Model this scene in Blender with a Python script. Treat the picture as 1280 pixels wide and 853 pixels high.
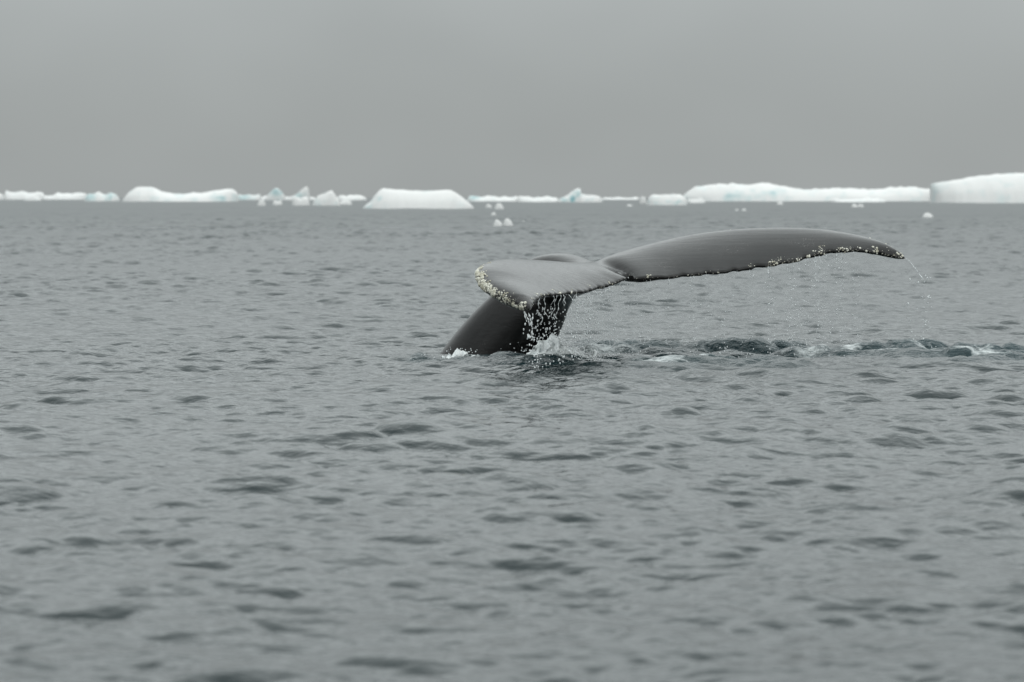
import bpy, bmesh, math, random
import numpy as np
from mathutils import Vector, Matrix, noise as mnoise
from mathutils.bvhtree import BVHTree

# ------------------------------------------------------------------ camera
scene = bpy.context.scene
for o in list(bpy.data.objects):
    bpy.data.objects.remove(o)
R = math.radians
CAM_H = 1.15                      # eye height in an inflatable boat
FPX = 1280 * 100 / 36             # focal length in photo pixels
HOR = 247.0                       # photo row of the horizon
PITCH = math.atan((426.5 - HOR) / FPX)
cam_d = bpy.data.cameras.new('camera')
cam = bpy.data.objects.new('camera', cam_d)
scene.collection.objects.link(cam)
scene.camera = cam
cam.location = (0, 0, CAM_H)
cam.rotation_euler = (math.pi / 2 - PITCH, 0, 0)
cam_d.lens = 100
cam_d.sensor_width = 36
cam_d.clip_start = 0.1
cam_d.clip_end = 20000
cam_d.dof.use_dof = True
cam_d.dof.focus_distance = 20.0
cam_d.dof.aperture_fstop = 4.0

# ------------------------------------------------------------------ sky and light (overcast)
SUN_EL, SUN_AZ = 52, 135          # high, behind the boat, veiled by cloud
w = bpy.data.worlds.new('World')
scene.world = w
w.use_nodes = True
nt = w.node_tree
nt.nodes.clear()
out = nt.nodes.new('ShaderNodeOutputWorld')
bg = nt.nodes.new('ShaderNodeBackground')
sky = nt.nodes.new('ShaderNodeTexSky')
sky.sky_type = 'NISHITA'
sky.sun_disc = False
sky.sun_elevation = R(SUN_EL)
sky.sun_rotation = R(SUN_AZ)
bg2 = nt.nodes.new('ShaderNodeBackground')
bg.inputs['Strength'].default_value = 0.06
nt.links.new(sky.outputs[0], bg.inputs[0])
tc = nt.nodes.new('ShaderNodeTexCoord')
sep = nt.nodes.new('ShaderNodeSeparateXYZ')
nt.links.new(tc.outputs['Generated'], sep.inputs[0])
zmax = nt.nodes.new('ShaderNodeMath'); zmax.operation = 'MAXIMUM'; zmax.inputs[1].default_value = 0
nt.links.new(sep.outputs['Z'], zmax.inputs[0])
# overcast deck: brightness rises evenly from horizon to zenith
ov = nt.nodes.new('ShaderNodeMapRange'); ov.interpolation_type = 'SMOOTHSTEP'
ov.inputs['From Min'].default_value = 0.01; ov.inputs['From Max'].default_value = 0.42
ov.inputs['To Min'].default_value = 0.375; ov.inputs['To Max'].default_value = 1.52
nt.links.new(zmax.outputs[0], ov.inputs[0])
mp = nt.nodes.new('ShaderNodeMapping'); mp.inputs['Scale'].default_value = (1, 1, 1.6); mp.inputs['Location'].default_value = (0.31, 0, 0)
nt.links.new(tc.outputs['Generated'], mp.inputs[0])
cn = nt.nodes.new('ShaderNodeTexNoise'); cn.inputs['Scale'].default_value = 4.5; cn.inputs['Detail'].default_value = 3
nt.links.new(mp.outputs[0], cn.inputs['Vector'])
cm = nt.nodes.new('ShaderNodeMapRange')
cm.inputs['From Min'].default_value = 0.3; cm.inputs['From Max'].default_value = 0.7
cm.inputs['To Min'].default_value = 0.9; cm.inputs['To Max'].default_value = 1.1
nt.links.new(cn.outputs[0], cm.inputs[0])
mul = nt.nodes.new('ShaderNodeMath'); mul.operation = 'MULTIPLY'
nt.links.new(ov.outputs[0], mul.inputs[0]); nt.links.new(cm.outputs[0], mul.inputs[1])
bg2.inputs['Color'].default_value = (0.94, 1.0, 1.0, 1)
nt.links.new(mul.outputs[0], bg2.inputs['Strength'])
mixs = nt.nodes.new('ShaderNodeMixShader'); mixs.inputs[0].default_value = 0.94
nt.links.new(bg.outputs[0], mixs.inputs[1]); nt.links.new(bg2.outputs[0], mixs.inputs[2])
nt.links.new(mixs.outputs[0], out.inputs[0])

sd = bpy.data.lights.new('sun', 'SUN')
sd.energy = 0.5
sd.angle = R(60)
sd.color = (1, 0.98, 0.95)
sun = bpy.data.objects.new('sun', sd)
scene.collection.objects.link(sun)
sdir = Vector((math.sin(R(SUN_AZ)) * math.cos(R(SUN_EL)), math.cos(R(SUN_AZ)) * math.cos(R(SUN_EL)), math.sin(R(SUN_EL))))
sun.rotation_euler = sdir.to_track_quat('Z', 'Y').to_euler()
scene.view_settings.view_transform = 'Standard'
scene.view_settings.look = 'None'
scene.view_settings.exposure = 0
scene.view_settings.gamma = 1
scene.render.engine = 'CYCLES'

# ------------------------------------------------------------------ helpers
rng = np.random.default_rng(7)
random.seed(7)
CP, SP = math.cos(PITCH), math.sin(PITCH)

def at(px, py, depth):
    """a point of the place from its bearing (photo pixel) and its distance north of the boat"""
    xc, yc = (px - 640) / FPX, (426.5 - py) / FPX
    dx, dy, dz = xc, CP + yc * SP, -SP + yc * CP
    k = depth / dy
    return Vector((dx * k, depth, CAM_H + dz * k))

def tag(o, label=None, cat=None, group=None, kind=None):
    if label: o['label'] = label
    if cat: o['category'] = cat
    if group: o['group'] = group
    if kind: o['kind'] = kind
    return o

def mesh_obj(name, verts, faces, mat, parent=None, smooth=True):
    me = bpy.data.meshes.new(name)
    me.from_pydata([tuple(v) for v in verts], [], faces)
    me.update()
    if smooth:
        me.polygons.foreach_set('use_smooth', [True] * len(me.polygons))
    me.materials.append(mat)
    o = bpy.data.objects.new(name, me)
    scene.collection.objects.link(o)
    o.parent = parent
    return o

def grid_mesh(name, P, mat, wrap=False):
    """P: rows x cols x 3 array -> quad grid"""
    r, c = P.shape[:2]
    idx = np.arange(r * c).reshape(r, c)
    if wrap:
        idx = np.concatenate([idx, idx[:, :1]], 1)
    q = np.stack([idx[:-1, :-1], idx[:-1, 1:], idx[1:, 1:], idx[1:, :-1]], -1).reshape(-1, 4)
    me = bpy.data.meshes.new(name)
    me.vertices.add(r * c)
    me.vertices.foreach_set('co', np.ascontiguousarray(P, dtype=np.float32).ravel())
    me.loops.add(q.size)
    me.loops.foreach_set('vertex_index', q.astype(np.int32).ravel())
    me.polygons.add(len(q))
    me.polygons.foreach_set('loop_start', np.arange(0, q.size, 4, dtype=np.int32))
    me.polygons.foreach_set('use_smooth', np.ones(len(q), dtype=bool))
    me.update(calc_edges=True)
    me.materials.append(mat)
    return me

def spline(pts, n):
    """Catmull-Rom through pts (list of vectors), n samples even in parameter"""
    p = np.array([list(v) for v in pts], float)
    p = np.vstack([2 * p[0] - p[1], p, 2 * p[-1] - p[-2]])
    m = len(p) - 3
    u = np.linspace(0, m, n)
    i = np.minimum(u.astype(int), m - 1)
    t = (u - i)[:, None]
    a, b, c, d = p[i], p[i + 1], p[i + 2], p[i + 3]
    return 0.5 * (2 * b + (c - a) * t + (2 * a - 5 * b + 4 * c - d) * t ** 2 + (3 * b - a - 3 * c + d) * t ** 3)

def resample(curve, n):
    d = np.r_[0, np.cumsum(np.linalg.norm(np.diff(curve, axis=0), axis=1))]
    u = np.linspace(0, d[-1], n)
    return np.stack([np.interp(u, d, curve[:, k]) for k in range(3)], 1)

# ------------------------------------------------------------------ materials
def new_mat(name):
    m = bpy.data.materials.new(name)
    m.use_nodes = True
    n = m.node_tree.nodes
    return m, n, m.node_tree.links, n['Principled BSDF']

def N(n, kind, **kw):
    o = n.new('ShaderNode' + kind)
    for k, v in kw.items():
        if k in o.inputs: o.inputs[k].default_value = v
        else: setattr(o, k, v)
    return o

# sea water
M_water, n, l, P = new_mat('sea_water')
geo = N(n, 'NewGeometry')
churn = N(n, 'Attribute', attribute_name='churn')
foam = N(n, 'Attribute', attribute_name='foam')
base = N(n, 'MixRGB'); base.inputs[1].default_value = (0.009, 0.018, 0.0195, 1); base.inputs[2].default_value = (0.018, 0.042, 0.048, 1)
l.new(churn.outputs['Fac'], base.inputs[0])
fn = N(n, 'TexNoise'); fn.inputs['Scale'].default_value = 15; fn.inputs['Detail'].default_value = 8; fn.inputs['Roughness'].default_value = 0.68
fmap = N(n, 'Mapping'); fmap.inputs['Scale'].default_value = (0.7, 0.8, 0.9)
l.new(geo.outputs['Position'], fmap.inputs[0]); l.new(fmap.outputs[0], fn.inputs['Vector'])
fl = N(n, 'TexNoise'); fl.inputs['Scale'].default_value = 7; fl.inputs['Detail'].default_value = 4; fl.inputs['Distortion'].default_value = 1.2
l.new(fmap.outputs[0], fl.inputs['Vector'])
fa = N(n, 'Math', operation='SUBTRACT'); fa.inputs[1].default_value = 0.5; l.new(fl.outputs[0], fa.inputs[0])
fb = N(n, 'Math', operation='ABSOLUTE'); l.new(fa.outputs[0], fb.inputs[0])
fc = N(n, 'Math', operation='MULTIPLY_ADD'); fc.inputs[1].default_value = -2.2; fc.inputs[2].default_value = 0.62; l.new(fb.outputs[0], fc.inputs[0])
fd = N(n, 'Math', operation='MULTIPLY_ADD'); fd.inputs[1].default_value = 0.55; l.new(fc.outputs[0], fd.inputs[0])
fe = N(n, 'Math', operation='MULTIPLY'); fe.inputs[1].default_value = 0.5; l.new(fn.outputs[0], fe.inputs[0]); l.new(fe.outputs[0], fd.inputs[2])
fsum = N(n, 'Math', operation='ADD'); l.new(fd.outputs[0], fsum.inputs[0]); l.new(foam.outputs['Fac'], fsum.inputs[1])
framp = N(n, 'MapRange'); framp.inputs['From Min'].default_value = 0.87; framp.inputs['From Max'].default_value = 1.2
l.new(fsum.outputs[0], framp.inputs[0])
colf = N(n, 'MixRGB'); colf.inputs[2].default_value = (0.72, 0.76, 0.76, 1)
l.new(framp.outputs[0], colf.inputs[0]); l.new(base.outputs[0], colf.inputs[1])
l.new(colf.outputs[0], P.inputs['Base Color'])
rip = N(n, 'Attribute', attribute_name='ripple')
rbase = N(n, 'MapRange'); rbase.inputs['To Min'].default_value = 0.06; rbase.inputs['To Max'].default_value = 0.34
l.new(rip.outputs['Fac'], rbase.inputs[0])
rmix = N(n, 'MapRange'); l.new(rbase.outputs[0], rmix.inputs['To Min']); rmix.inputs['To Max'].default_value = 0.6
l.new(framp.outputs[0], rmix.inputs[0]); l.new(rmix.outputs[0], P.inputs['Roughness'])
P.inputs['IOR'].default_value = 1.333
b1 = N(n, 'TexNoise'); b1.inputs['Scale'].default_value = 9.0; b1.inputs['Detail'].default_value = 3; b1.inputs['Roughness'].default_value = 0.55
bm1 = N(n, 'Mapping'); bm1.inputs['Scale'].default_value = (0.75, 1.25, 1); bm1.inputs['Rotation'].default_value = (0, 0, 0.35)
l.new(geo.outputs['Position'], bm1.inputs[0]); l.new(bm1.outputs[0], b1.inputs['Vector'])
bump = N(n, 'Bump'); bump.inputs['Strength'].default_value = 1.0; bump.inputs['Distance'].default_value = 0.016
b1s = N(n, 'TexNoise'); b1s.inputs['Scale'].default_value = 26; b1s.inputs['Detail'].default_value = 3
l.new(bm1.outputs[0], b1s.inputs['Vector'])
bc0 = N(n, 'Math', operation='MULTIPLY'); bc0.inputs[1].default_value = 2.4; l.new(churn.outputs['Fac'], bc0.inputs[0])
bch = N(n, 'Math', operation='MULTIPLY'); l.new(b1s.outputs[0], bch.inputs[0]); l.new(bc0.outputs[0], bch.inputs[1])
bsum = N(n, 'Math', operation='ADD'); l.new(b1.outputs[0], bsum.inputs[0]); l.new(bch.outputs[0], bsum.inputs[1])
l.new(bsum.outputs[0], bump.inputs['Height'])
l.new(bump.outputs[0], P.inputs['Normal'])

# whale skin
M_skin, n, l, P = new_mat('wet_whale_skin')
geo = N(n, 'NewGeometry')
crust = N(n, 'Attribute', attribute_name='crust')
smap = N(n, 'Mapping'); smap.inputs['Rotation'].default_value = (0, 0, R(-46.5)); smap.inputs['Scale'].default_value = (1.0, 0.22, 1.0)
smap.vector_type = 'TEXTURE' if False else 'POINT'
l.new(geo.outputs['Position'], smap.inputs[0])
st = N(n, 'TexNoise'); st.inputs['Scale'].default_value = 26; st.inputs['Detail'].default_value = 5; st.inputs['Roughness'].default_value = 0.6
l.new(smap.outputs[0], st.inputs['Vector'])
blot = N(n, 'TexNoise'); blot.inputs['Scale'].default_value = 3.2; blot.inputs['Detail'].default_value = 4
l.new(geo.outputs['Position'], blot.inputs['Vector'])
skc = N(n, 'ValToRGB')
skc.color_ramp.elements[0].position = 0.3; skc.color_ramp.elements[0].color = (0.004, 0.004, 0.0042, 1)
skc.color_ramp.elements[1].position = 0.75; skc.color_ramp.elements[1].color = (0.013, 0.0126, 0.0122, 1)
l.new(blot.outputs[0], skc.inputs[0])
# pale scratches and specks
vor = N(n, 'TexNoise'); vor.inputs['Scale'].default_value = 60; vor.inputs['Detail'].default_value = 3
l.new(geo.outputs['Position'], vor.inputs['Vector'])
cadd = N(n, 'Math', operation='ADD'); l.new(vor.outputs[0], cadd.inputs[0]); l.new(crust.outputs['Fac'], cadd.inputs[1])
cr = N(n, 'MapRange'); cr.inputs['From Min'].default_value = 1.0; cr.inputs['From Max'].default_value = 1.12
l.new(cadd.outputs[0], cr.inputs[0])
cmix = N(n, 'MixRGB'); cmix.inputs[2].default_value = (0.50, 0.49, 0.42, 1)
l.new(cr.outputs[0], cmix.inputs[0]); l.new(skc.outputs[0], cmix.inputs[1]); l.new(cmix.outputs[0], P.inputs['Base Color'])
scr = N(n, 'TexNoise'); scr.inputs['Scale'].default_value = 11; scr.inputs['Detail'].default_value = 2; scr.inputs['Distortion'].default_value = 2.0
l.new(geo.outputs['Position'], scr.inputs['Vector'])
sc1 = N(n, 'Math', operation='SUBTRACT'); sc1.inputs[1].default_value = 0.5; l.new(scr.outputs[0], sc1.inputs[0])
sc2 = N(n, 'Math', operation='ABSOLUTE'); l.new(sc1.outputs[0], sc2.inputs[0])
sc3 = N(n, 'MapRange'); sc3.inputs['From Min'].default_value = 0.012; sc3.inputs['From Max'].default_value = 0.0; sc3.inputs['To Max'].default_value = 0.5
l.new(sc2.outputs[0], sc3.inputs[0])
sc4 = N(n, 'MapRange'); sc4.inputs['From Min'].default_value = 0.55; sc4.inputs['From Max'].default_value = 0.68; l.new(blot.outputs[0], sc4.inputs[0])
sc5 = N(n, 'Math', operation='MULTIPLY'); l.new(sc3.outputs[0], sc5.inputs[0]); l.new(sc4.outputs[0], sc5.inputs[1])
smix = N(n, 'MixRGB'); smix.inputs[2].default_value = (0.16, 0.155, 0.15, 1)
l.new(sc5.outputs[0], smix.inputs[0]); l.new(cmix.outputs[0], smix.inputs[1]); l.new(smix.outputs[0], P.inputs['Base Color'])
rr = N(n, 'MapRange'); rr.inputs['From Min'].default_value = 0.3; rr.inputs['From Max'].default_value = 0.7; rr.inputs['To Min'].default_value = 0.06; rr.inputs['To Max'].default_value = 0.18
l.new(st.outputs[0], rr.inputs[0]); l.new(rr.outputs[0], P.inputs['Roughness'])
P.inputs['IOR'].default_value = 1.335
P.inputs['Specular IOR Level'].default_value = 0.42
bump = N(n, 'Bump'); bump.inputs['Strength'].default_value = 0.35; bump.inputs['Distance'].default_value = 0.0025
l.new(st.outputs[0], bump.inputs['Height'])
# fine creases running along the span
cmap = N(n, 'Mapping'); cmap.inputs['Rotation'].default_value = (0, 0, R(-30)); cmap.inputs['Scale'].default_value = (0.10, 1.0, 1.6)
l.new(geo.outputs['Position'], cmap.inputs[0])
ct = N(n, 'TexNoise'); ct.inputs['Scale'].default_value = 16; ct.inputs['Detail'].default_value = 6; ct.inputs['Roughness'].default_value = 0.65; ct.inputs['Distortion'].default_value = 0.3
l.new(cmap.outputs[0], ct.inputs['Vector'])
bump3 = N(n, 'Bump'); bump3.inputs['Strength'].default_value = 0.5; bump3.inputs['Distance'].default_value = 0.004
l.new(ct.outputs[0], bump3.inputs['Height']); l.new(bump.outputs[0], bump3.inputs['Normal'])
bump2 = N(n, 'Bump'); bump2.inputs['Strength'].default_value = 0.6; bump2.inputs['Distance'].default_value = 0.008
l.new(cr.outputs[0], bump2.inputs['Height']); l.new(bump3.outputs[0], bump2.inputs['Normal'])
l.new(bump2.outputs[0], P.inputs['Normal'])

# barnacles
M_barn, n, l, P = new_mat('barnacle_shell')
geo = N(n, 'NewGeometry')
bn = N(n, 'TexNoise'); bn.inputs['Scale'].default_value = 22; bn.inputs['Detail'].default_value = 4
l.new(geo.outputs['Position'], bn.inputs['Vector'])
br = N(n, 'ValToRGB')
br.color_ramp.elements[0].position = 0.35; br.color_ramp.elements[0].color = (0.34, 0.32, 0.24, 1)
br.color_ramp.elements[1].position = 0.6; br.color_ramp.elements[1].color = (0.70, 0.69, 0.61, 1)
l.new(bn.outputs[0], br.inputs[0]); l.new(br.outputs[0], P.inputs['Base Color'])
P.inputs['Roughness'].default_value = 0.6

# falling water and white water
M_drop, n, l, P = new_mat('aerated_water')
geo = N(n, 'NewGeometry')
dn = N(n, 'TexNoise'); dn.inputs['Scale'].default_value = 40
l.new(geo.outputs['Position'], dn.inputs['Vector'])
dr = N(n, 'ValToRGB')
dr.color_ramp.elements[0].color = (0.7, 0.74, 0.75, 1); dr.color_ramp.elements[1].color = (0.92, 0.94, 0.94, 1)
l.new(dn.outputs[0], dr.inputs[0]); l.new(dr.outputs[0], P.inputs['Base Color'])
P.inputs['Transmission Weight'].default_value = 0.2
P.inputs['IOR'].default_value = 1.333
P.inputs['Roughness'].default_value = 0.08

M_foam, n, l, P = new_mat('white_water')
geo = N(n, 'NewGeometry')
dn = N(n, 'TexNoise'); dn.inputs['Scale'].default_value = 28; dn.inputs['Detail'].default_value = 6; dn.inputs['Roughness'].default_value = 0.65
l.new(geo.outputs['Position'], dn.inputs['Vector'])
dr = N(n, 'ValToRGB')
dr.color_ramp.elements[0].position = 0.30; dr.color_ramp.elements[0].color = (0.36, 0.42, 0.43, 1)
dr.color_ramp.elements[1].position = 0.48; dr.color_ramp.elements[1].color = (0.74, 0.77, 0.77, 1)
l.new(dn.outputs[0], dr.inputs[0]); l.new(dr.outputs[0], P.inputs['Base Color'])
P.inputs['Roughness'].default_value = 0.35
bump = N(n, 'Bump'); bump.inputs['Strength'].default_value = 0.9; bump.inputs['Distance'].default_value = 0.02
l.new(dn.outputs[0], bump.inputs['Height']); l.new(bump.outputs[0], P.inputs['Normal'])

# ice: snow on the tops, blue-green glacier ice on bare steep faces
def ice_mat(name, scale, blue):
    m, n, l, P = new_mat(name)
    geo = N(n, 'NewGeometry')
    tcn = N(n, 'TexCoord')
    no = N(n, 'TexNoise'); no.inputs['Scale'].default_value = scale; no.inputs['Detail'].default_value = 5
    l.new(tcn.outputs['Object'], no.inputs['Vector'])
    bl = N(n, 'Attribute', attribute_name='blue')
    ad = N(n, 'Math', operation='MULTIPLY_ADD'); ad.inputs[1].default_value = 0.8
    l.new(no.outputs[0], ad.inputs[0]); l.new(bl.outputs['Fac'], ad.inputs[2])
    ra = N(n, 'ValToRGB')
    e = ra.color_ramp.elements
    e[0].position = 0.42; e[0].color = (0.69, 0.69, 0.68, 1)
    e[1].position = 1.1 if False else 0.98; e[1].color = (0.20, 0.38, 0.41, 1)
    e2 = ra.color_ramp.elements.new(0.62); e2.color = blue
    l.new(ad.outputs[0], ra.inputs[0]); l.new(ra.outputs[0], P.inputs['Base Color'])
    P.inputs['Roughness'].default_value = 0.7
    bu = N(n, 'Bump'); bu.inputs['Strength'].default_value = 0.35; bu.inputs['Distance'].default_value = 0.2
    l.new(no.outputs[0], bu.inputs['Height']); l.new(bu.outputs[0], P.inputs['Normal'])
    return m
M_ice = ice_mat('glacier_ice', 0.35, (0.55, 0.62, 0.62, 1))
M_floe = ice_mat('floe_ice', 1.2, (0.51, 0.60, 0.60, 1))

# ------------------------------------------------------------------ water: a real wave field
WIND = R(250)
def wave_band(tile, lmin, lmax, slope, seed, spread=2.0, n=1024, pw=2.0):
    g = np.random.default_rng(seed)
    k1 = np.fft.fftfreq(n, tile / n) * 2 * np.pi
    kx, ky = np.meshgrid(k1, k1, indexing='ij')
    k = np.hypot(kx, ky); k[0, 0] = 1
    lam = 2 * np.pi / k
    amp = k ** -pw
    edge = 0.25
    band = 1 / (1 + np.exp(-(np.log(lam / lmin)) / (edge * 0.5))) / (1 + np.exp((np.log(lam / lmax)) / (edge * 0.5)))
    th = np.arctan2(ky, kx) - WIND
    D = np.abs(np.cos(th)) ** spread + 0.12
    H = amp * band * D * (g.normal(size=(n, n)) + 1j * g.normal(size=(n, n)))
    H[0, 0] = 0
    sx = np.fft.ifft2(1j * kx * H).real; sy = np.fft.ifft2(1j * ky * H).real
    s = slope / math.sqrt((sx ** 2 + sy ** 2).mean())
    h = np.fft.ifft2(H).real * s
    dx = np.fft.ifft2(-1j * kx / k * H).real * s
    dy = np.fft.ifft2(-1j * ky / k * H).real * s
    return tile, lmin, np.stack([h, dx, dy], -1).astype(np.float32), g.uniform(0, 100, 2)

BANDS = [wave_band(5.3, 0.07, 0.24, 0.145, 1, 0.6), wave_band(11.3, 0.22, 0.60, 0.15, 2, 0.7),
         wave_band(47.0, 0.60, 3.2, 0.046, 3, 1.6), wave_band(211.0, 5.0, 28.0, 0.010, 4, 3.0)]
CHOP = wave_band(3.7, 0.05, 0.36, 0.50, 19, 0.15, pw=1.8)

def sample_waves(X, Y, spacing, gain):
    out = np.zeros(X.shape + (3,), np.float32)
    for bi, (tile, lmin, F, off) in enumerate(BANDS):
        wgt = np.clip(1.5 - spacing / (lmin * 2.4), 0, 1)
        if wgt.max() <= 0: continue
        n = F.shape[0]
        a = 0.37 * bi
        u = ((X * math.cos(a) + Y * math.sin(a) + off[0]) / tile * n) % n
        v = ((-X * math.sin(a) + Y * math.cos(a) + off[1]) / tile * n) % n
        i, j = np.floor(u).astype(int), np.floor(v).astype(int)
        fu, fv = (u - i)[..., None], (v - j)[..., None]
        i %= n; j %= n
        i1, j1 = (i + 1) % n, (j + 1) % n
        S = F[i, j] * (1 - fu) * (1 - fv) + F[i1, j] * fu * (1 - fv) + F[i, j1] * (1 - fu) * fv + F[i1, j1] * fu * fv
        gg = gain
        S = S * (wgt * gg)[..., None]
        ca, sa = math.cos(a), math.sin(a)
        out[..., 0] += S[..., 0]
        out[..., 1] += S[..., 1] * ca - S[..., 2] * sa
        out[..., 2] += S[..., 1] * sa + S[..., 2] * ca
    return out

def logspace(a, b, step):
    return np.exp(np.linspace(math.log(a), math.log(b), int(math.log(b / a) / step), endpoint=False))

rl = list(logspace(1.0, 5.0, 0.05)); r_ = 5.0
while r_ < 9000:
    rl.append(r_)
    st_ = 0.0018 if r_ < 120 else 0.0018 + (r_ - 120) * 1.1e-5
    if 18.2 < r_ < 23: st_ = 0.001
    r_ *= 1 + min(st_, .03)
rad = np.array(rl + [9000.0])
half = np.r_[np.linspace(0, 11.5, 160, endpoint=False), 11.5 + 18.5 * np.linspace(0, 1, 76, endpoint=False) ** 1.35, np.linspace(30, 180, 16)]
ang = np.radians(np.r_[-half[:0:-1], half])
TH, RR = np.meshgrid(ang, rad)
X, Y = RR * np.sin(TH), RR * np.cos(TH)
dr = np.gradient(rad)[:, None] * np.ones_like(TH)
dth = np.gradient(ang)[None, :] * RR
spacing = np.maximum(dr * 0.8, dth * 0.45)

def smooth_noise(X, Y, scale, seed):
    """cheap value noise from a few rotated sine pairs"""
    g = np.random.default_rng(seed)
    s = np.zeros_like(X)
    for _ in range(7):
        a = g.uniform(0, 2 * np.pi); f = 2 * np.pi / scale * g.uniform(0.6, 1.7)
        s += np.sin((X * math.cos(a) + Y * math.sin(a)) * f + g.uniform(0, 6.28))
    return s / 7 * 2.2

def wy(py):                      # distance of water seen at photo row py
    return FPX * CAM_H / (py - HOR)

# a little calmer in the lee of the boat, more wind chop farther out
gain = (0.92 + 0.22 * np.clip(smooth_noise(X, Y, 14.0, 5), -1, 1)) * (0.66 + 0.47 * np.clip((RR - 6) / 12, 0, 1) + 0.75 * np.clip((RR - 22) / 110, 0, 1))
# wake the tail stock left behind it: broken crests running from the tail to the right
WAKE = [  # photo px of the crest, row, crest height (m)
    [(505, 451, .005), (528, 449, .03), (545, 452, .01), (590, 456, .03), (640, 459, .03), (690, 457, .03), (730, 455, .015)],
    [(690, 447, .01), (735, 441, .03), (780, 440, .045), (825, 441, .035), (860, 443, .015)],
    [(850, 444, .01), (890, 442, .03), (935, 441, .028), (985, 442, .040), (1030, 445, .035), (1065, 446, .055), (1090, 444, .03), (1130, 445, .03), (1170, 448, .015)],
    [(1120, 444, .01), (1150, 442, .055), (1190, 444, .025), (1230, 449, .035), (1290, 448, .04), (1360, 446, .015)],
    [(780, 463, .005), (850, 460, .025), (900, 457, .03), (960, 461, .02), (1020, 465, .005)],
    [(1090, 459, .005), (1170, 456, .025), (1250, 458, .03), (1330, 460, .01)],
]
zone = np.zeros_like(X); ridge = np.zeros_like(X)
sub = (RR > 15) & (RR < 30) & (np.abs(TH) < R(20))
sx, sy = X[sub], Y[sub]
rz = np.zeros_like(sx); zz = np.zeros_like(sx)
for k, cr in enumerate(WAKE):
    px = np.array([(p[0] - 640) / FPX * wy(p[1]) for p in cr]); py = np.array([wy(p[1]) for p in cr]); ph = np.array([p[2] for p in cr])
    yc = np.interp(sx, px, py) + 0.10 * smooth_noise(sx, sy, 0.7, 30 + k)
    hh = np.interp(sx, px, ph, left=0, right=0)
    d = sy - yc
    prof = np.where(d < 0, np.exp(-(d / 0.12) ** 2), np.exp(-(d / 0.40) ** 2))
    mod = 0.7 + 0.3 * smooth_noise(sx, sy * 0.5, 0.6, 40 + k) + 0.3 * smooth_noise(sx, sy * .6, 0.2, 50 + k)
    rz += hh * prof * np.clip(mod, 0.1, 1.6)
    zz += np.clip(hh / 0.035, 0, 1.2) * np.exp(-(d / 0.55) ** 2)
# small raised collar where the stock enters the sea
rz = 0.065 * np.tanh(rz / 0.065)
band_y = np.interp(sx, [-.9, -.4, .3, 1.2, 2.2, 3.4, 4.6], [wy(449), wy(453), wy(450), wy(446), wy(447), wy(449), wy(449)])
band = np.interp(sx, [-1.1, -.5, .2, 3.8, 5.0], [0, .45, .62, .55, 0]) * np.exp(-((sy - band_y) / .75) ** 2)
band *= np.clip(.8 + .5 * smooth_noise(sx, sy, .9, 71), .1, 1.2)
zz = np.maximum(zz, band)
ridge[sub] = rz; zone[sub] = np.clip(zz, 0, 1)
W = sample_waves(X, Y, spacing, gain * (1 + 0.75 * zone))
Z = W[..., 0] + ridge
CH = 1.1
Xd, Yd = X + CH * W[..., 1], Y + CH * W[..., 2]
# gravity-free rough water inside the wake
sel = zone[sub]
BANDS_KEEP = BANDS; BANDS = [CHOP]
rough = sample_waves(sx, sy, np.full_like(sx, .01), np.ones_like(sx))
BANDS = BANDS_KEEP
sel = sel ** 1.3 * np.clip(.75 + .5 * smooth_noise(sx, sy, 0.5, 77), .15, 1.3)
Z[sub] = Z[sub] + rough[..., 0] * sel
Xd[sub] = Xd[sub] + rough[..., 1] * sel; Yd[sub] = Yd[sub] + rough[..., 2] * sel

foamA = np.zeros_like(X)
fo = np.zeros_like(sx)
# foam: breaking crests and streaks in the slick; (px, row, half width px, half depth m, strength)
for (px, py, wpx, wd, s) in [(690, 447, 50, .22, .60), (570, 449, 26, .16, .62), (610, 457, 60, .3, .30), (650, 462, 70, .3, .28), (870, 457, 40, .30, .58), (905, 452, 30, .3, .42),
                             (1075, 444, 20, .2, .52), (1000, 433, 60, .25, .44), (780, 432, 50, .2, .52), (760, 442, 80, .5, .40), (1190, 450, 60, .5, .52), (820, 449, 60, .35, .42), (1110, 447, 40, .3, .46), (1020, 446, 40, .3, .44), (960, 438, 40, .2, .46), (1240, 448, 40, .3, .5), (540, 453, 30, .2, .36), (690, 460, 70, .3, .34), (1160, 445, 30, .3, .46),
                             (1275, 440, 22, .4, .62), (1240, 458, 70, .35, .46), (720, 452, 60, .3, .44), (950, 446, 110, .5, .30), (590, 446, 30, .2, .45), (830, 463, 60, .3, .44), (430, 449, 40, .2, .33)]:
    yc = wy(py); xc = (px - 640) / FPX * yc; wx = wpx / FPX * yc
    fo = np.maximum(fo, (s + .06) * np.exp(-((sx - xc) / wx) ** 2 - ((sy - yc) / wd) ** 2) ** 1.0)
foamA[sub] = np.maximum(fo, .44 * band)
PTS = np.stack([Xd, Yd, Z], -1)
# close the middle under the boat
me = grid_mesh('sea', PTS, M_water)
a = me.attributes.new('foam', 'FLOAT', 'POINT'); a.data.foreach_set('value', foamA.astype(np.float32).ravel())
a = me.attributes.new('churn', 'FLOAT', 'POINT'); a.data.foreach_set('value', zone.astype(np.float32).ravel())
sea = bpy.data.objects.new('sea', me)
scene.collection.objects.link(sea)
lost = np.clip((RR - 14) / 160, 0, 1) ** 0.5        # ripples too fine for the mesh become gloss spread
a = me.attributes.new('ripple', 'FLOAT', 'POINT'); a.data.foreach_set('value', lost.astype(np.float32).ravel())
tag(sea, 'grey rippled sea water under an overcast sky', 'water', kind='structure')

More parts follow.
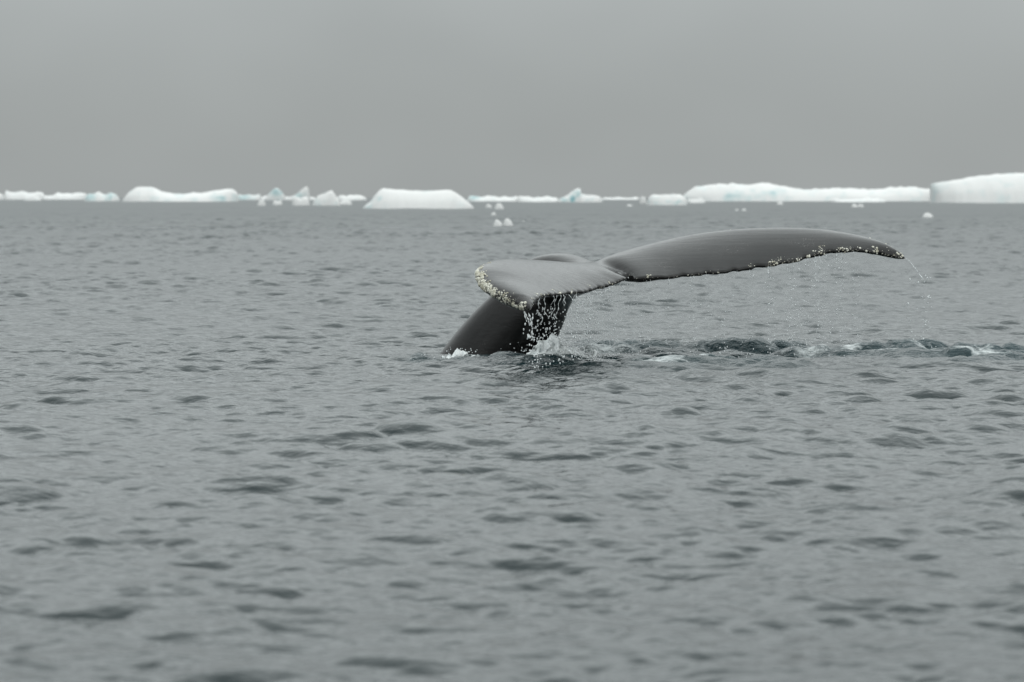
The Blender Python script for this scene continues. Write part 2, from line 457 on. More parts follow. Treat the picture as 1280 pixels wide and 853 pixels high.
# ------------------------------------------------------------------ whale: flukes + tail stock as one skin
ND = 19.85                        # distance of the notch
def pts(lst): return [at(px, py, ND + d) for px, py, d in lst]
L_right = pts([(738, 337, .62), (768, 324, .70), (805, 311, .78), (870, 295.5, .88), (945, 288, .90), (1020, 289.5, .86), (1080, 300, .74), (1115, 312, .60), (1134, 324, .50)])
T_right = pts([(787, 343, .14), (795, 348, .02), (812, 348.5, .0), (845, 346.5, .06), (900, 341, .14), (960, 333, .24), (1000, 325, .32), (1040, 316, .40), (1075, 314, .44), (1108, 320, .47), (1134, 325, .50)])
L_left = pts([(738, 337, .62), (700, 336, .42), (660, 331, .10), (624, 328.5, -.28), (604, 332, -.62), (595, 341, -.88), (598, 354, -1.10), (616, 368, -1.34), (641, 380.5, -1.54), (664, 388, -1.70)])
T_left = pts([(787, 343, .14), (783, 348, -.04), (767, 355, -.18), (745, 362, -.42), (720, 367, -.72), (695, 369, -1.04), (675, 372, -1.36), (667, 380, -1.58), (664, 388.5, -1.70)])
NS, NC = 170, 64
def half_fluke(Lp, Tp, seed, side):
    Lc, Tc = resample(spline(Lp, 400), NS), resample(spline(Tp, 400), NS)
    g = np.random.default_rng(seed)
    s = np.linspace(0, 1, NS)
    # tattered trailing edge
    jag = np.zeros(NS)
    for f, am in ((9, .010), (23, .009), (47, .008), (80, .005)):
        jag += am * np.sin(s * f * 6.283 * 0.5 + g.uniform(0, 6)) * (0.5 + g.uniform(0, 1))
    jag *= np.clip(s * 4, 0, 1) * np.clip((1 - s) * 12, 0, 1) * (1.0 if side > 0 else 0.6)
    chord = Lc - Tc
    cl = np.linalg.norm(chord, axis=1)[:, None]
    c = (1 - np.cos(np.linspace(0, np.pi, NC))) / 2            # 0 lead .. 1 trail
    mid = Lc[:, None] * (1 - c[None, :, None]) + Tc[:, None] * c[None, :, None]
    mid = mid + (chord / np.maximum(cl, .05) * jag[:, None])[:, None] * (c ** 14)[None, :, None]      # only the rim is ragged
    chordlen = np.linalg.norm(Lc - Tc, axis=1)
    span = np.gradient(mid, axis=0); ch = np.gradient(mid, axis=1)
    nrm = np.cross(ch, span)
    nrm /= np.maximum(np.linalg.norm(nrm, axis=-1, keepdims=True), 1e-9)
    nrm = np.where(nrm[..., 2:3] < 0, -nrm, nrm)
    nrm[-1] = nrm[-2]
    camber = (0.022 if side < 0 else 0.018) * chordlen[:, None] * 4 * (c * (1 - c))[None, :]
    camber = camber * np.clip(s * 5, .15, 1)[:, None]
    # furrow beside the notch
    fur = -0.045 * np.exp(-(s / .07) ** 2)[:, None] * np.clip((c - .35) * 2, 0, 1)[None, :]
    tmax = (0.034 * (1 - s) ** 0.8 + 0.026 + (0.016 * np.clip(s * 2 - .6, 0, 1) if side < 0 else 0)) * np.minimum(1, chordlen / 0.18)
    air = 1.9 * (0.72 * np.sqrt(c) - 0.42 * c - 0.30 * c ** 2) / 0.5
    tk = tmax[:, None] * np.clip(air, 0, 1.2)[None, :] * 0.9 + (0.011 + (0.012 * np.exp(-((s - .06) / .07) ** 2) if side > 0 else 0 * s))[:, None] * np.clip(c * 10, 0, 1)[None, :] * np.minimum(1, chordlen / .06)[:, None]
    top = mid + nrm * (camber + fur + tk)[..., None]
    bot = mid + nrm * (camber * 0.6 + fur * .3 - tk * 1.05)[..., None]
    return top, bot, Lc, Tc
tR, bR, LR, TR = half_fluke(L_right, T_right, 3, 1)
tL, bL, LL, TL = half_fluke(L_left, T_left, 4, -1)
top = np.concatenate([tL[::-1], tR[1:]], 0); bot = np.concatenate([bL[::-1], bR[1:]], 0)
# average the middle a little so that the two halves meet softly
for _ in range(6):
    m = NS - 1
    for A in (top, bot):
        A[m - 12:m + 13] = 0.25 * A[m - 13:m + 12] + 0.5 * A[m - 12:m + 13] + 0.25 * A[m - 11:m + 14]
ring = np.concatenate([top, bot[:, ::-1]], 1)                    # closed section
def loft(ring):
    r, c = ring.shape[:2]
    v = ring.reshape(-1, 3)
    f = []
    for i in range(r - 1):
        for j in range(c):
            k = (j + 1) % c
            f.append((i * c + j, i * c + k, (i + 1) * c + k, (i + 1) * c + j))
    f.append(tuple(range(c))[::-1]); f.append(tuple((r - 1) * c + j for j in range(c)))
    return v, f
fv, ff = loft(ring)
# tail stock: px, row, distance, half width, dorsal and ventral radius
E = Vector((.72, .69, 0)).normalized()
stock = [((775, 346, .12), .06, .03, .03), ((752, 343, .36), .12, .045, .08), ((728, 341, .60), .16, .085, .15), ((703, 344, .86), .16, .163, .19),
         ((680, 360, 1.06), .20, .232, .23), ((659, 390, 1.10), .25, .26, .27), ((633, 428, 1.20), .30, .31, .31), ((604, 475, 1.32), .34, .35, .34),
         ((570, 540, 1.5), .38, .40, .38), ((510, 620, 1.9), .44, .46, .44)]
cen = spline([at(p[0][0], p[0][1], ND + p[0][2]) for p in stock], 90)
par = spline([(p[1], p[2], p[3]) for p in stock], 90)
tan = np.gradient(cen, axis=0)
rings = []
for i in range(90):
    t = Vector(tan[i]).normalized()
    e = (E - t * E.dot(t)).normalized()
    up = e.cross(t)
    if i == 0: pass
    row = []
    for q in range(48):
        ph = 2 * math.pi * q / 48
        cx, cy = math.cos(ph), math.sin(ph)
        pw = 1.0 - 0.28 * min(1, i / 30)               # slab-sided section with rounded corners
        x = math.copysign(abs(cx) ** pw, cx) * par[i][0]
        y = math.copysign(abs(cy) ** pw, cy) * (par[i][1] if cy > 0 else par[i][2])
        row.append(np.array(cen[i]) + np.array(e) * x + np.array(up) * y)
    rings.append(row)
pv, pf = loft(np.array(rings))
tmpme = bpy.data.meshes.new('tmp')
tmpme.from_pydata([tuple(v) for v in fv] + [tuple(v) for v in pv], [], ff + [tuple(i + len(fv) for i in f) for f in pf])
bm = bmesh.new(); bm.from_mesh(tmpme)
bmesh.ops.recalc_face_normals(bm, faces=bm.faces)
bm.to_mesh(tmpme); bm.free()
tmpo = bpy.data.objects.new('tmp', tmpme)
scene.collection.objects.link(tmpo)
md = tmpo.modifiers.new('r', 'REMESH'); md.mode = 'VOXEL'; md.voxel_size = 0.0095; md.adaptivity = 0
dg = bpy.context.evaluated_depsgraph_get()
wme = bpy.data.meshes.new_from_object(tmpo.evaluated_get(dg))
bpy.data.objects.remove(tmpo)
wme.name = 'humpback_whale'
nv = len(wme.vertices)
co = np.empty(nv * 3, np.float32); wme.vertices.foreach_get('co', co); co = co.reshape(-1, 3)
ed = np.empty(len(wme.edges) * 2, np.int32); wme.edges.foreach_get('vertices', ed); ed = ed.reshape(-1, 2)
deg = np.bincount(ed.ravel(), minlength=nv).astype(np.float32)[:, None]
# soft fillet where stock and flukes grow together, light smoothing elsewhere
root = np.array(at(735, 338, ND + .5))
dist = np.linalg.norm(co - root, axis=1)
edge_pts = np.concatenate([TR[::2], TL[::2]])
def near(co, P):
    d = np.full(len(co), 9.0, np.float32)
    for p in P:
        d = np.minimum(d, np.linalg.norm(co - p, axis=1))
    return d
dedge = near(co, edge_pts)
dlead_l = near(co, LL[::2]); dlead_r = near(co, LR[::2])
wj = np.clip(1.15 - dist / .5, 0, 1) * np.clip((dedge - .03) / .06, 0, 1)
for it in range(46):
    s = np.zeros_like(co)
    np.add.at(s, ed[:, 0], co[ed[:, 1]]); np.add.at(s, ed[:, 1], co[ed[:, 0]])
    wgt = wj[:, None] * .8
    if it < 5: wgt = np.maximum(wgt, 0.45)
    elif it < 14: wgt = np.maximum(wgt, 0.4 * (np.clip((dedge - .05) / .05, 0, 1) * np.clip((dlead_l - .04) / .05, 0, 1))[:, None])
    co = co + (s / deg - co) * wgt
wme.vertices.foreach_set('co', co.ravel()); wme.update()
# crusted zones: left leading edge, trailing edges, right tip
tipR, tipL = np.array(at(1134, 324, ND + .5)), np.array(at(664, 388, ND - 1.7))
cl_seg = near(co, LL[int(NS * .50):int(NS * .97):2])
crustv = np.maximum.reduce([0.50 * np.clip(1 - cl_seg / .12, 0, 1) ** .6, 0.47 * np.clip(1 - dedge / .05, 0, 1),
                            0.52 * np.clip(1 - near(co, LR[int(NS * .86):]) / .09, 0, 1),
                            0.43 * np.clip(1 - near(co, TR[int(NS * .55):]) / .16, 0, 1), 0.55 * np.clip(1 - np.minimum(dlead_r, dlead_l) / .028, 0, 1),
                            0.22 * np.clip(1 - dist / 4, 0, 1)])
a = wme.attributes.new('crust', 'FLOAT', 'POINT'); a.data.foreach_set('value', crustv.astype(np.float32))
wme.polygons.foreach_set('use_smooth', np.ones(len(wme.polygons), bool))
wme.materials.clear(); wme.materials.append(M_skin)
whale = bpy.data.objects.new('humpback_whale', wme)
scene.collection.objects.link(whale)
tag(whale, 'diving humpback whale showing wet grey tail flukes above the sea', 'whale')
wme.calc_loop_triangles()
bvh = BVHTree.FromPolygons([Vector(c) for c in co], [tuple(p.vertices) for p in wme.polygons])

# barnacles: small craters, all in one crust
bv, bf = [], []
def barnacle(p, nrm, r):
    t = nrm.orthogonal().normalized(); b = nrm.cross(t)
    k0 = len(bv)
    for rad_, z in ((1, -.3), (.85, .35), (.5, .7), (.3, .45)):
        for q in range(7):
            a_ = 2 * math.pi * q / 7
            rr_ = r * rad_ * random.uniform(.85, 1.15)
            bv.append(p + t * math.cos(a_) * rr_ + b * math.sin(a_) * rr_ + nrm * r * z)
    for s_ in range(3):
        for q in range(7):
            bf.append((k0 + s_ * 7 + q, k0 + s_ * 7 + (q + 1) % 7, k0 + s_ * 7 + 7 + (q + 1) % 7, k0 + s_ * 7 + 7 + q))
    bf.append(tuple(k0 + 21 + q for q in range(7)))
def scatter(P0, count, spread, rmin, rmax, zbias=0.0, clump=None):
    for _ in range(count):
        i = random.randrange(len(P0)) if clump is None else int(np.clip(random.gauss(clump[0], clump[1]), 0, .999) * len(P0))
        p = Vector(P0[i]) + Vector((random.gauss(0, spread), random.gauss(0, spread), random.gauss(zbias, spread)))
        h = bvh.find_nearest(p)
        if h[0] is None: continue
        if h[1].z < -0.55: continue
        barnacle(h[0], h[1], random.uniform(rmin, rmax) * random.choice((.6, .8, 1, 1)))
def clusters(P0, lo, hi, count, per, spread, rmin, rmax, zb=.012):
    for _ in range(count):
        u = random.uniform(lo, hi)
        c = Vector(P0[int(np.clip(u, 0, .999) * len(P0))]) + Vector((random.gauss(0, .022), random.gauss(0, .022), random.gauss(zb, .02)))
        big = random.uniform(.5, 1)
        for _k in range(random.randint(*per)):
            p = c + Vector((random.gauss(0, spread), random.gauss(0, spread), random.gauss(0, spread)))
            h = bvh.find_nearest(p)
            if h[0] is None or h[1].z < -.6: continue
            barnacle(h[0], h[1], (rmin + (rmax - rmin) * random.random() ** 2) * big)
clusters(LL, .62, .84, 56, (2, 11), .014, .004, .016)
clusters(LL, .78, .97, 34, (2, 10), .012, .003, .013)
clusters(LL, .56, .70, 14, (1, 5), .016, .003, .008, .03)
clusters(TL, .15, .98, 26, (1, 5), .010, .003, .009)
clusters(TR, .08, .60, 20, (1, 4), .009, .003, .008)
clusters(TR, .50, .78, 24, (2, 9), .014, .003, .010, .02)
clusters(TR, .78, .99, 18, (1, 9), .014, .003, .012)
clusters(LR, .86, .99, 14, (2, 10), .014, .003, .012)
clusters(LR, .4, .86, 14, (1, 4), .010, .003, .006)
barn = mesh_obj('barnacles', bv, bf, M_barn, whale)
tag(barn, 'whitish barnacle crust along the fluke edges', kind='stuff')

# ------------------------------------------------------------------ falling water
ico = bmesh.new(); bmesh.ops.create_icosphere(ico, subdivisions=1, radius=1)
IV = [v.co.copy() for v in ico.verts]; IF = [tuple(v.index for v in f.verts) for f in ico.faces]; ico.free()
class Drops:
    def __init__(s): s.v, s.f = [], []
    def add(s, p, r, st=1.0, lean=0.0):
        k = len(s.v)
        for c in IV:
            s.v.append((p[0] + c.x * r + c.z * r * st * lean, p[1] + c.y * r, p[2] + c.z * r * st))
        s.f += [tuple(i + k for i in f) for f in IF]
    def build(s, name, label, mat=M_drop):
        o = mesh_obj(name, s.v, s.f, mat)
        return tag(o, label, 'water', kind='stuff')
def rope(D, path, radii):
    k = len(D.v); m = 5
    for p, r in zip(path, radii):
        for q in range(m):
            a_ = 2 * math.pi * q / m
            D.v.append((p[0] + math.cos(a_) * r, p[1] + math.sin(a_) * r, p[2]))
    for i in range(len(path) - 1):
        for q in range(m):
            D.f.append((k + i * m + q, k + i * m + (q + 1) % m, k + (i + 1) * m + (q + 1) % m, k + (i + 1) * m + q))
def strand(D, p0, fall, r0, dens, drift=(0, 0), wob=.012, solid=.4, skip=.25):
    ph, ph2 = random.uniform(0, 6), random.uniform(0, 6)
    def pos(z):
        u = z / fall
        return (p0[0] + drift[0] * u + wob * (.5 * math.sin(z * 30 + ph) + .3 * math.sin(z * 71 + ph2)), p0[1] + drift[1] * u, p0[2] - z)
    z = 0.0
    while z < fall * solid:                                  # rope in pieces with necks
        ln = min(random.uniform(.03, .10), fall * solid - z + .01)
        n_ = max(4, int(ln / .006))
        zs = [z + ln * i / (n_ - 1) for i in range(n_)]
        rope(D, [pos(q) for q in zs], [r0 * max(.12, math.sin(math.pi * (i + .4) / (n_ - .2)) ** .5 * (.55 + .4 * math.sin(q * 210 + ph))) for i, q in enumerate(zs)])
        z += ln + random.choice((0, 0, .006, .015))
    while z < fall:
        u = z / fall
        if random.random() > skip:
            p = pos(z); sc = .004 + .03 * max(0, u - solid)
            D.add((p[0] + random.gauss(0, sc), p[1] + random.gauss(0, sc), p[2]), r0 * random.uniform(.3, 1.05), random.uniform(.9, 2.6))
        z += .012 / dens * random.uniform(.5, 1.7)
def edge_at(curve, px):
    q = [abs((c[0] / c[1]) * FPX / CP + 640 - px) for c in curve]
    return curve[int(np.argmin(q))]
D1 = Drops()
for px in [672, 677, 684, 687, 693, 699, 701, 708, 712, 719, 722, 729, 735]:
    e_ = edge_at(TL, px)
    strand(D1, (e_[0] + random.gauss(0, .006), e_[1] - .004, e_[2] - .0), e_[2] * random.uniform(.6, 1.0), random.uniform(.0032, .0065), .42, (random.uniform(-.03, .05), 0), wob=random.uniform(.01, .03), solid=random.uniform(.1, .5), skip=.35)
for px in [655, 659, 662, 665]:
    e_ = edge_at(LL[int(NS * .9):], px)
    strand(D1, (e_[0], e_[1], e_[2] - .02), e_[2] * random.uniform(.3, .95), .007, .5, (.03, 0), solid=.4)
for _ in range(260):
    e_ = edge_at(TL, random.uniform(664, 738))
    u = random.uniform(.15, 1)
    D1.add((e_[0] + random.gauss(0, .02), e_[1] + random.gauss(0, .04), e_[2] * (1 - u)), random.uniform(.002, .0065), random.uniform(.8, 2))
D1.build('falling_water', 'beaded curtain of white water pouring off the fluke in front of the black tail stock')

D2 = Drops()
for _ in range(1500):
    px = 722 + abs(random.gauss(0, 1)) * 38
    e_ = edge_at(TL if px < 789 else TR, min(px, 900))
    u = random.uniform(.02, 1)
    D2.add((e_[0] + random.gauss(0, .03), e_[1] + random.gauss(0, .08), e_[2] * (1 - u)), random.uniform(.0012, .0035), random.uniform(.8, 1.8))
D2.build('water_spray', 'fine spray of drops falling beside the notch between the flukes')

D3 = Drops()
for px, fl, r in [(812, .05, .003), (835, .06, .003), (864, .16, .0045), (868, .05, .004), (882, .05, .003), (900, .11, .004), (905, .06, .003), (922, .06, .003), (938, .05, .003), (960, .17, .0055), (964, .08, .003), (984, .24, .0055), (990, .1, .004),
                  (996, .12, .004), (1008, .06, .004), (1012, .08, .003), (1020, .50, .005), (1025, .2, .004), (1034, .05, .003), (1047, .35, .0045), (1052, .25, .0035), (1068, .06, .003)]:
    e_ = edge_at(TR, px)
    strand(D3, (e_[0], e_[1], e_[2]), fl, r, .3, (random.uniform(-.01, .03), 0), wob=.008, solid=random.uniform(.1, .4), skip=.5)
    for _ in range(int(34 if px > 940 else 20)):
        u = random.uniform(.05, 1) 
        D3.add((e_[0] + random.gauss(0, .016) + .02 * u, e_[1] + random.gauss(0, .03), e_[2] * (1 - u)), random.uniform(.0015, .0042), random.uniform(.8, 2.4))
D3.build('dripping_water', 'thin strings of drops hanging from the ragged edge of the long fluke')

D4 = Drops()
tp = tipR
arc = [(tp[0] - .01 + .135 * u, tp[1], tp[2] + .005 - .17 * u ** 1.25) for u in np.linspace(0, 1, 30)]
rope(D4, arc[:19], [.0022 + .001 * math.sin(i * 1.9) for i in range(19)])
rope(D4, arc[20:28], [.001 + .004 * math.sin(math.pi * (i + .3) / 7.6) for i in range(8)])
for p in arc[4::3]:
    D4.add((p[0] + random.gauss(0, .006), p[1], p[2] + random.gauss(0, .006)), random.uniform(.002, .005), random.uniform(1, 2))
for k, (dx, cnt) in enumerate([(.16, 9), (.115, 10), (.135, 8), (.03, 5), (.05, 4)]):
    for _ in range(cnt):
        u = random.uniform(0, 1)
        D4.add((tp[0] + dx + random.gauss(0, .012), tp[1] + random.gauss(0, .02), tp[2] - .1 - u * .52), random.uniform(.0025, .0065), random.uniform(.8, 2.2))
D4.build('water_trickle', 'arc of drops flung from the pointed barnacled fluke tip')

# white water thrown up at the tail stock
def splash(name, label, outline, depth0, thick, seed, base=-.06):
    """mound of white water: ragged crest line given by bearing, real thickness along the sight line"""
    nx, ny = 90, 26
    xs = np.interp(np.linspace(0, 1, nx), np.linspace(0, 1, len(outline)), [o[0] for o in outline])
    ys = np.interp(xs, [o[0] for o in outline], [o[1] for o in outline])
    Pn = np.zeros((nx, ny, 3))
    for i in range(nx):
        c = at(xs[i], ys[i], depth0)
        for j in range(ny):
            v = j / (ny - 1) * 2 - 1
            hgt = max(0, 1 - abs(v) ** 1.6)
            p = Vector((c.x, depth0 + v * thick, base + (c.z - base) * hgt))
            nn = mnoise.fractal(p * 9 + Vector((seed, 0, 0)), 0.9, 2.1, 5)
            n2 = mnoise.noise_vector(p * 22 + Vector((0, seed, 0)))
            m_ = hgt * .075 + .012
            Pn[i, j] = (p.x + n2.x * m_ * .5, p.y + n2.y * m_ * .6 + nn * m_, p.z + nn * m_ * .8 + n2.z * m_ * .4)
    me = grid_mesh(name, Pn, M_foam)
    o = bpy.data.objects.new(name, me)
    scene.collection.objects.link(o)
    return tag(o, label, 'foam', kind='stuff')
splash('splash_mound', 'white splash heaped up where the drips hit the sea below the fluke', [(650, 450), (660, 441), (668, 437), (675, 431), (682, 429), (688, 426), (694, 425), (699, 428), (705, 431), (711, 437), (722, 439), (733, 444), (748, 449)], 20.2, .20, 2.0)
splash('foam_patch', 'patch of white foam washing against the sloping back of the tail stock', [(544, 454), (552, 449), (559, 446), (567, 442), (575, 443), (583, 441), (592, 445), (602, 448), (612, 453)], 20.2, .14, 7.0)
D5 = Drops()
for (px, py, sx_, sy_, cnt, dep) in [(688, 430, 16, 7, 90, 20.2), (655, 440, 12, 4, 24, 20.5), (572, 441, 12, 3, 20, 20.2), (780, 431, 50, 4, 220, 21.6), (960, 430, 60, 5, 130, 21.6), (1070, 437, 14, 4, 50, 21.4), (860, 452, 40, 5, 70, 20), (1160, 438, 30, 3, 40, 21), (640, 450, 60, 5, 90, 19.9)]:
    for _ in range(cnt):
        p = at(random.gauss(px, sx_), py - abs(random.gauss(0, sy_)), dep + random.gauss(0, .15))
        D5.add(p, random.uniform(.0018, .0055), random.uniform(.8, 1.4))
D5.build('splash_drops', 'loose drops thrown up above the broken water of the wake')

# ------------------------------------------------------------------ ice
def iceberg(name, label, prof, base, ratio, seed, group=None, mat=None, rough=.06, blue=(), cat='iceberg', front=.30):
    """prof: crest line (bearing, row); base: row of the waterline at its front"""
    d = FPX * CAM_H / (base - HOR)
    d = min(d, 1500)
    x0, x1 = prof[0][0], prof[-1][0]
    width = (x1 - x0) / FPX * d
    xc = ((x0 + x1) / 2 - 640) / FPX * d
    depth = width * ratio
    nx, ny = max(14, min(110, int((x1 - x0) * .8))), 22
    hmax = max(CAM_H - (p[1] - HOR) / FPX * d for p in prof)
    Pn = np.zeros((nx, ny, 3)); bl = np.zeros((nx, ny))
    ppx = [p[0] for p in prof]; ppy = [p[1] for p in prof]
    off = Vector((seed * 3.7, seed * 1.3, seed))
    for i in range(nx):
        u = i / (nx - 1)
        px = x0 + (x1 - x0) * u
        zt = CAM_H - (np.interp(px, ppx, ppy) - HOR) / FPX * d
        # plan outline: ends rounded
        pl = max(0.12, (1 - abs(2 * u - 1) ** 3.5) ** .5)
        for j in range(ny):
            v = j / (ny - 1)
            q = v * 2 - 1
            up = min(1, (v / front)) if v < front else 1 - .25 * ((v - front) / (1 - front)) ** 2
            up = math.sin(up * math.pi / 2) ** .8 if v < front else up
            if j in (0, ny - 1): up = -.25
            nz = mnoise.fractal(Vector((px * .09, q * 2.0, 0)) + off, 0.9, 2.0, 4)
            z = zt * up * (1 + nz * rough * (1 if .05 < v < .95 else 0))
            if up < 0: z = -.18 * hmax
            yy = (q * .5 + .5) * depth * pl + depth * (1 - pl) * .5 + nz * depth * .015
            Pn[i, j] = ((px - 640) / FPX * d - xc, yy, z)
            b = 0
            for (bx, by, bw, bh, s) in blue:
                pz = HOR + (CAM_H - z) / d * FPX
                b = max(b, 1.05 * s * math.exp(-((px - bx) / bw) ** 2 - ((pz - by) / bh) ** 2) * (1 if v < .6 else 0))
            bl[i, j] = b
    me = grid_mesh(name, Pn, mat or M_ice)
    # end caps
    bmx = bmesh.new(); bmx.from_mesh(me); bmx.verts.ensure_lookup_table()
    for i in (0, nx - 1):
        ring_ = [bmx.verts[i * ny + j] for j in range(ny)]
        try: bmx.faces.new(ring_ if i else ring_[::-1])
        except ValueError: pass
    bmesh.ops.recalc_face_normals(bmx, faces=bmx.faces)
    bmx.to_mesh(me); bmx.free()
    a = me.attributes.new('blue', 'FLOAT', 'POINT'); a.data.foreach_set('value', bl.astype(np.float32).ravel())
    o = bpy.data.objects.new(name, me)
    scene.collection.objects.link(o)
    o.location = (xc, d, 0)
    return tag(o, label, cat, group)

BG = 'icebergs along the horizon'
iceberg('iceberg', 'low white iceberg with a rounded hump at one end and a bluish knob',
        [(149, 251), (153, 246), (158, 241), (166, 236.5), (175, 234.3), (186, 234.3), (193, 236.5), (199, 239.5), (212, 242.5), (226, 243.2), (240, 241.5), (250, 242), (258, 240.5), (268, 238), (279, 236.6), (288, 237.5), (293, 241), (295.5, 250)],
        252.3, .5, 1, BG, rough=.1, blue=[(277, 248, 8, 5, .45), (290, 246, 5, 4, .3), (215, 250, 40, 3, .1)])
iceberg('iceberg', 'flat-topped bright white iceberg with sloping ends, shaped like an upturned boat',
        [(452, 260), (456, 256), (462, 252), (467, 245), (472, 239), (477, 236.2), (488, 236.4), (500, 237.6), (530, 239), (545, 238.4), (562, 237.8), (567, 239.5), (572, 243), (580, 249), (587, 254.5), (592, 260)],
        261.3, .6, 2, BG, rough=.03, blue=[(474, 248, 4, 2.5, .35), (470, 259, 20, 2, .25)])
iceberg('iceberg', 'long low white iceberg with a raised dome end, touching the tall ice block',
        [(853, 250), (857, 244), (863, 239), (874, 234), (890, 231.5), (910, 230.8), (935, 231), (955, 230.6), (970, 231), (980, 233), (995, 235), (1010, 237.2), (1022, 236.3), (1035, 236.5), (1050, 235.5), (1062, 235.5), (1078, 237), (1100, 237.5), (1112, 236.5), (1122, 234.5), (1135, 234), (1148, 235.2), (1160, 236.5), (1172, 237.5), (1174, 249)],
        252.0, .3, 3, BG, rough=.13, blue=[(912, 248, 8, 5, .55), (940, 250, 10, 3, .5), (968, 241, 12, 4, .3), (930, 244, 30, 6, .2), (1080, 250, 120, 2, .25)])
iceberg('iceberg', 'tall white wedge-shaped ice block with a sheer end beside the long berg',
        [(1171.5, 230), (1173, 229.5), (1180, 228.8), (1195, 226), (1210, 223.5), (1228, 219.8), (1245, 218.3), (1262, 217), (1280, 216.2), (1310, 215), (1345, 216), (1380, 221), (1405, 232), (1418, 249)],
        254.0, .5, 4, BG, rough=.03, blue=[(1250, 253, 38, 5, .7), (1173, 245, 3, 12, .25), (1310, 252, 40, 4, .5)])
iceberg('iceberg', 'small ice floe with an upright slanting fin of blue ice',
        [(697, 251.5), (701, 248), (706, 246), (710, 244), (714, 240.5), (718, 238), (722, 236.2), (725.5, 236.5), (726, 240), (727, 243), (733, 243.8), (742, 244.5), (750, 246), (754, 251)],
        253.0, .5, 5, BG, mat=M_floe, blue=[(716, 248, 4, 3, .7), (722, 243, 5, 4, .35), (705, 250, 5, 3, .3)])
iceberg('iceberg', 'small jagged ice peak standing just behind the row of floes near the leaning spire',
        [(331, 248), (335, 244), (339, 240), (343, 236), (346, 235), (349, 237), (353, 241), (357, 247)],
        250.4, .6, 6, BG, mat=M_floe, blue=[(346, 240, 9, 6, .35)])
iceberg('iceberg', 'leaning spire of ice rising from a low floe',
        [(358, 248.5), (364, 246), (370, 243.5), (374, 240), (378, 236.5), (381, 234), (384.5, 233.8), (385.5, 237), (386, 242), (388, 248)],
        250.6, .5, 7, BG, mat=M_floe, blue=[(374, 245, 6, 4, .3)])
iceberg('iceberg', 'craggy white floe with a pointed top, beside the flat-topped iceberg',
        [(390, 255), (393, 250), (397, 246), (402, 243.5), (407, 242), (411, 240), (414, 238.5), (417, 241), (420, 246), (423, 250), (426, 255)],
        257.3, .7, 8, BG, mat=M_floe, rough=.12, blue=[(400, 252, 6, 3, .2)])
iceberg('iceberg', 'blocky low floe at the domed end of the long iceberg',
        [(809, 254), (812, 246), (816, 244), (824, 243.4), (833, 243.8), (842, 243.2), (850, 244), (855, 246), (858, 249), (860, 253)],
        256.6, .7, 9, BG, mat=M_floe, rough=.1, blue=[(835, 254, 20, 3, .2)])

FG = 'low ice floes on the horizon'
def floe(label, x0, x1, ytop, base, seed, bumps=5, amp=.35, blue=(), cat='ice floe', ratio=.7):
    g = random.Random(seed)
    pr = [(x0, base - .3 * (base - ytop))]
    for i in range(bumps):
        u = (i + .7) / (bumps + .4)
        pr.append((x0 + (x1 - x0) * u, ytop + (base - ytop) * amp * g.random()))
    pr.append((x1, base - .25 * (base - ytop)))
    return iceberg('ice_floe', label, pr, base, ratio, seed, FG, M_floe, .15, blue, cat)
FAR = 'thin strip of low pack ice beyond the broken bluish floe'
floe(FAR, -40, 3, 239, 250.0, 20, 7); floe(FAR, 2, 54, 238.5, 249.7, 21, 9)
floe('small pale floe in front of a thin strip of pack ice', 30, 51, 245, 251.0, 22, 4)
floe(FAR, 50, 108, 240.5, 249.5, 23, 10, .5)
floe('broken bluish floe beside the humped iceberg', 104, 148, 240.5, 251.8, 24, 6, .3, [(112, 246, 8, 5, .35), (137, 245, 8, 4, .3)])
floe('thin strip of ice between the humped iceberg and the jagged ice peak', 295, 327, 242.5, 250.2, 25, 7, .3, [(305, 247, 12, 4, .3)])
floe('low strip of ice behind the jagged peak and the leaning spire', 322, 394, 245, 250.0, 37, 12, .5)
floe('tiny floe in front of the thin strip beside the jagged ice peak', 322, 332, 250, 257.5, 26, 3)
floe('small floe just in front of the jagged ice peak', 341, 353, 250, 257.0, 27, 4, .3)
floe('pale floe just in front of the leaning spire of ice', 365, 387, 246, 257.2, 28, 5, .5)
floe('thin strip of ice between the pointed floe and the flat-topped iceberg', 420, 458, 243.5, 250.5, 29, 8, .4)
floe('small low floe between the pointed floe and the flat-topped iceberg', 424, 440, 250, 256.0, 30, 4)
floe('thin strip of ice running on from the flat-topped iceberg', 583, 650, 245, 252.0, 31, 12, .4, [(593, 247, 8, 3, .3)])
floe('thin strip of ice ending at the floe with the slanting fin', 645, 700, 245.4, 252.8, 32, 9, .35)
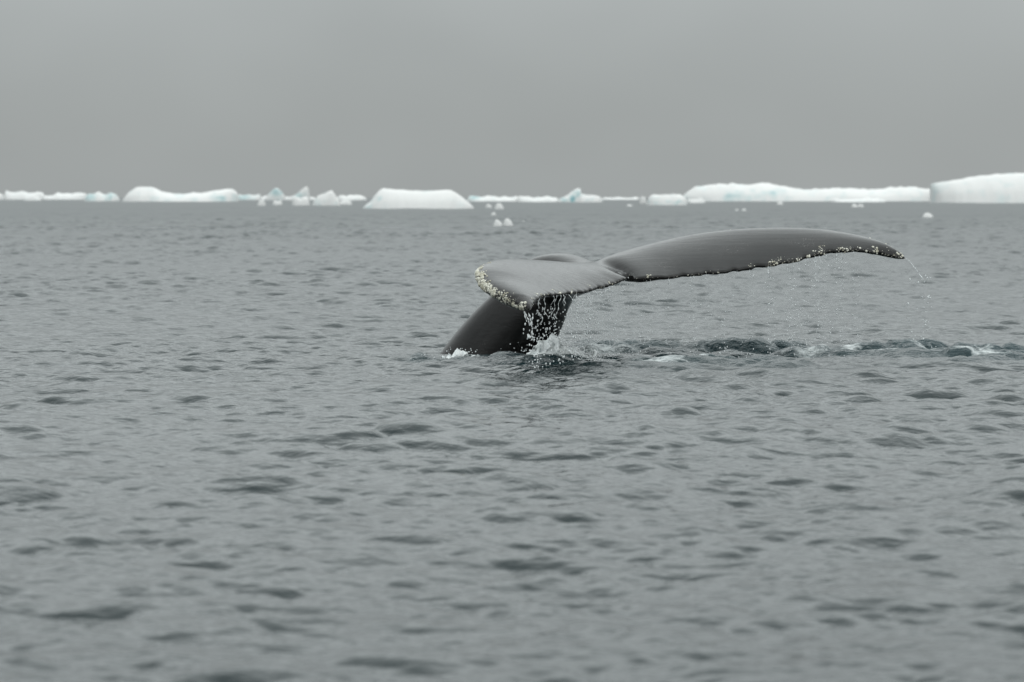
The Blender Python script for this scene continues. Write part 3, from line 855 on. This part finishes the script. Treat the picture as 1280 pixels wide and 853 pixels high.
floe('faint thin line of ice between the finned floe and the blocky floe', 752, 800, 246, 249.3, 33, 8, .6)
floe('little round ice chunk at the end of the blocky floe', 799.5, 808, 245.5, 254.5, 34, 4, .2)
floe('small broken floe at the foot of the domed end of the long iceberg', 859, 882, 247, 254.2, 35, 6, .5)
floe('low floe fringing the sheer end of the tall ice block', 1040, 1110, 247, 252.9, 36, 10, .5)

def bit(px, w_, ytop, base, seed, label):
    g = random.Random(seed)
    pr = [(px - w_ / 2, base - .2 * (base - ytop)), (px - w_ * .3, ytop + (base - ytop) * .25 * g.random()), (px - w_ * .05, ytop), (px + w_ * .15, ytop + (base - ytop) * .3 * g.random()), (px + w_ * .35, ytop + (base - ytop) * .35), (px + w_ / 2, base - .2 * (base - ytop))]
    o = iceberg('drift_ice', label, pr, base, .8, seed, 'drift ice pieces', M_floe, .15, (), 'drift ice')
PAIR0 = 'one of two tiny ice lumps afloat just off the end of the flat-topped iceberg'
PAIR1 = 'one of a close pair of drift ice lumps beyond the whale'
PAIR2 = 'one of two tiny ice lumps just beyond the long fluke'
PAIR3 = 'one of two tiny ice lumps off the sheer end of the tall ice block'
bit(611, 8, 255, 260.5, 40, PAIR0); bit(624, 11, 254.5, 261.5, 41, PAIR0)
bit(617, 7, 266, 270.5, 42, 'tiny single ice lump farther off than the close pair')
bit(622.5, 11, 275, 283.5, 43, PAIR1); bit(635, 12, 273.5, 283, 44, PAIR1)
bit(655, 5, 276.3, 279, 45, 'tiny speck of ice beside the close pair of lumps')
bit(787, 8, 255.8, 258, 46, 'tiny flat ice speck off the blocky floe')
bit(921, 6, 261.8, 265, 47, PAIR2); bit(930, 7, 261.3, 265, 48, PAIR2)
bit(1068, 8, 255.7, 259.5, 49, PAIR3); bit(1076, 8, 255.4, 259.5, 50, PAIR3)
bit(1160, 13, 266.5, 272.5, 51, 'broad drift ice lump off the tall ice block')
bit(975, 8, 252.5, 256, 52, 'tiny ice lump against the waterline of the long iceberg')

scene.render.resolution_x = 1024
scene.render.resolution_y = 682
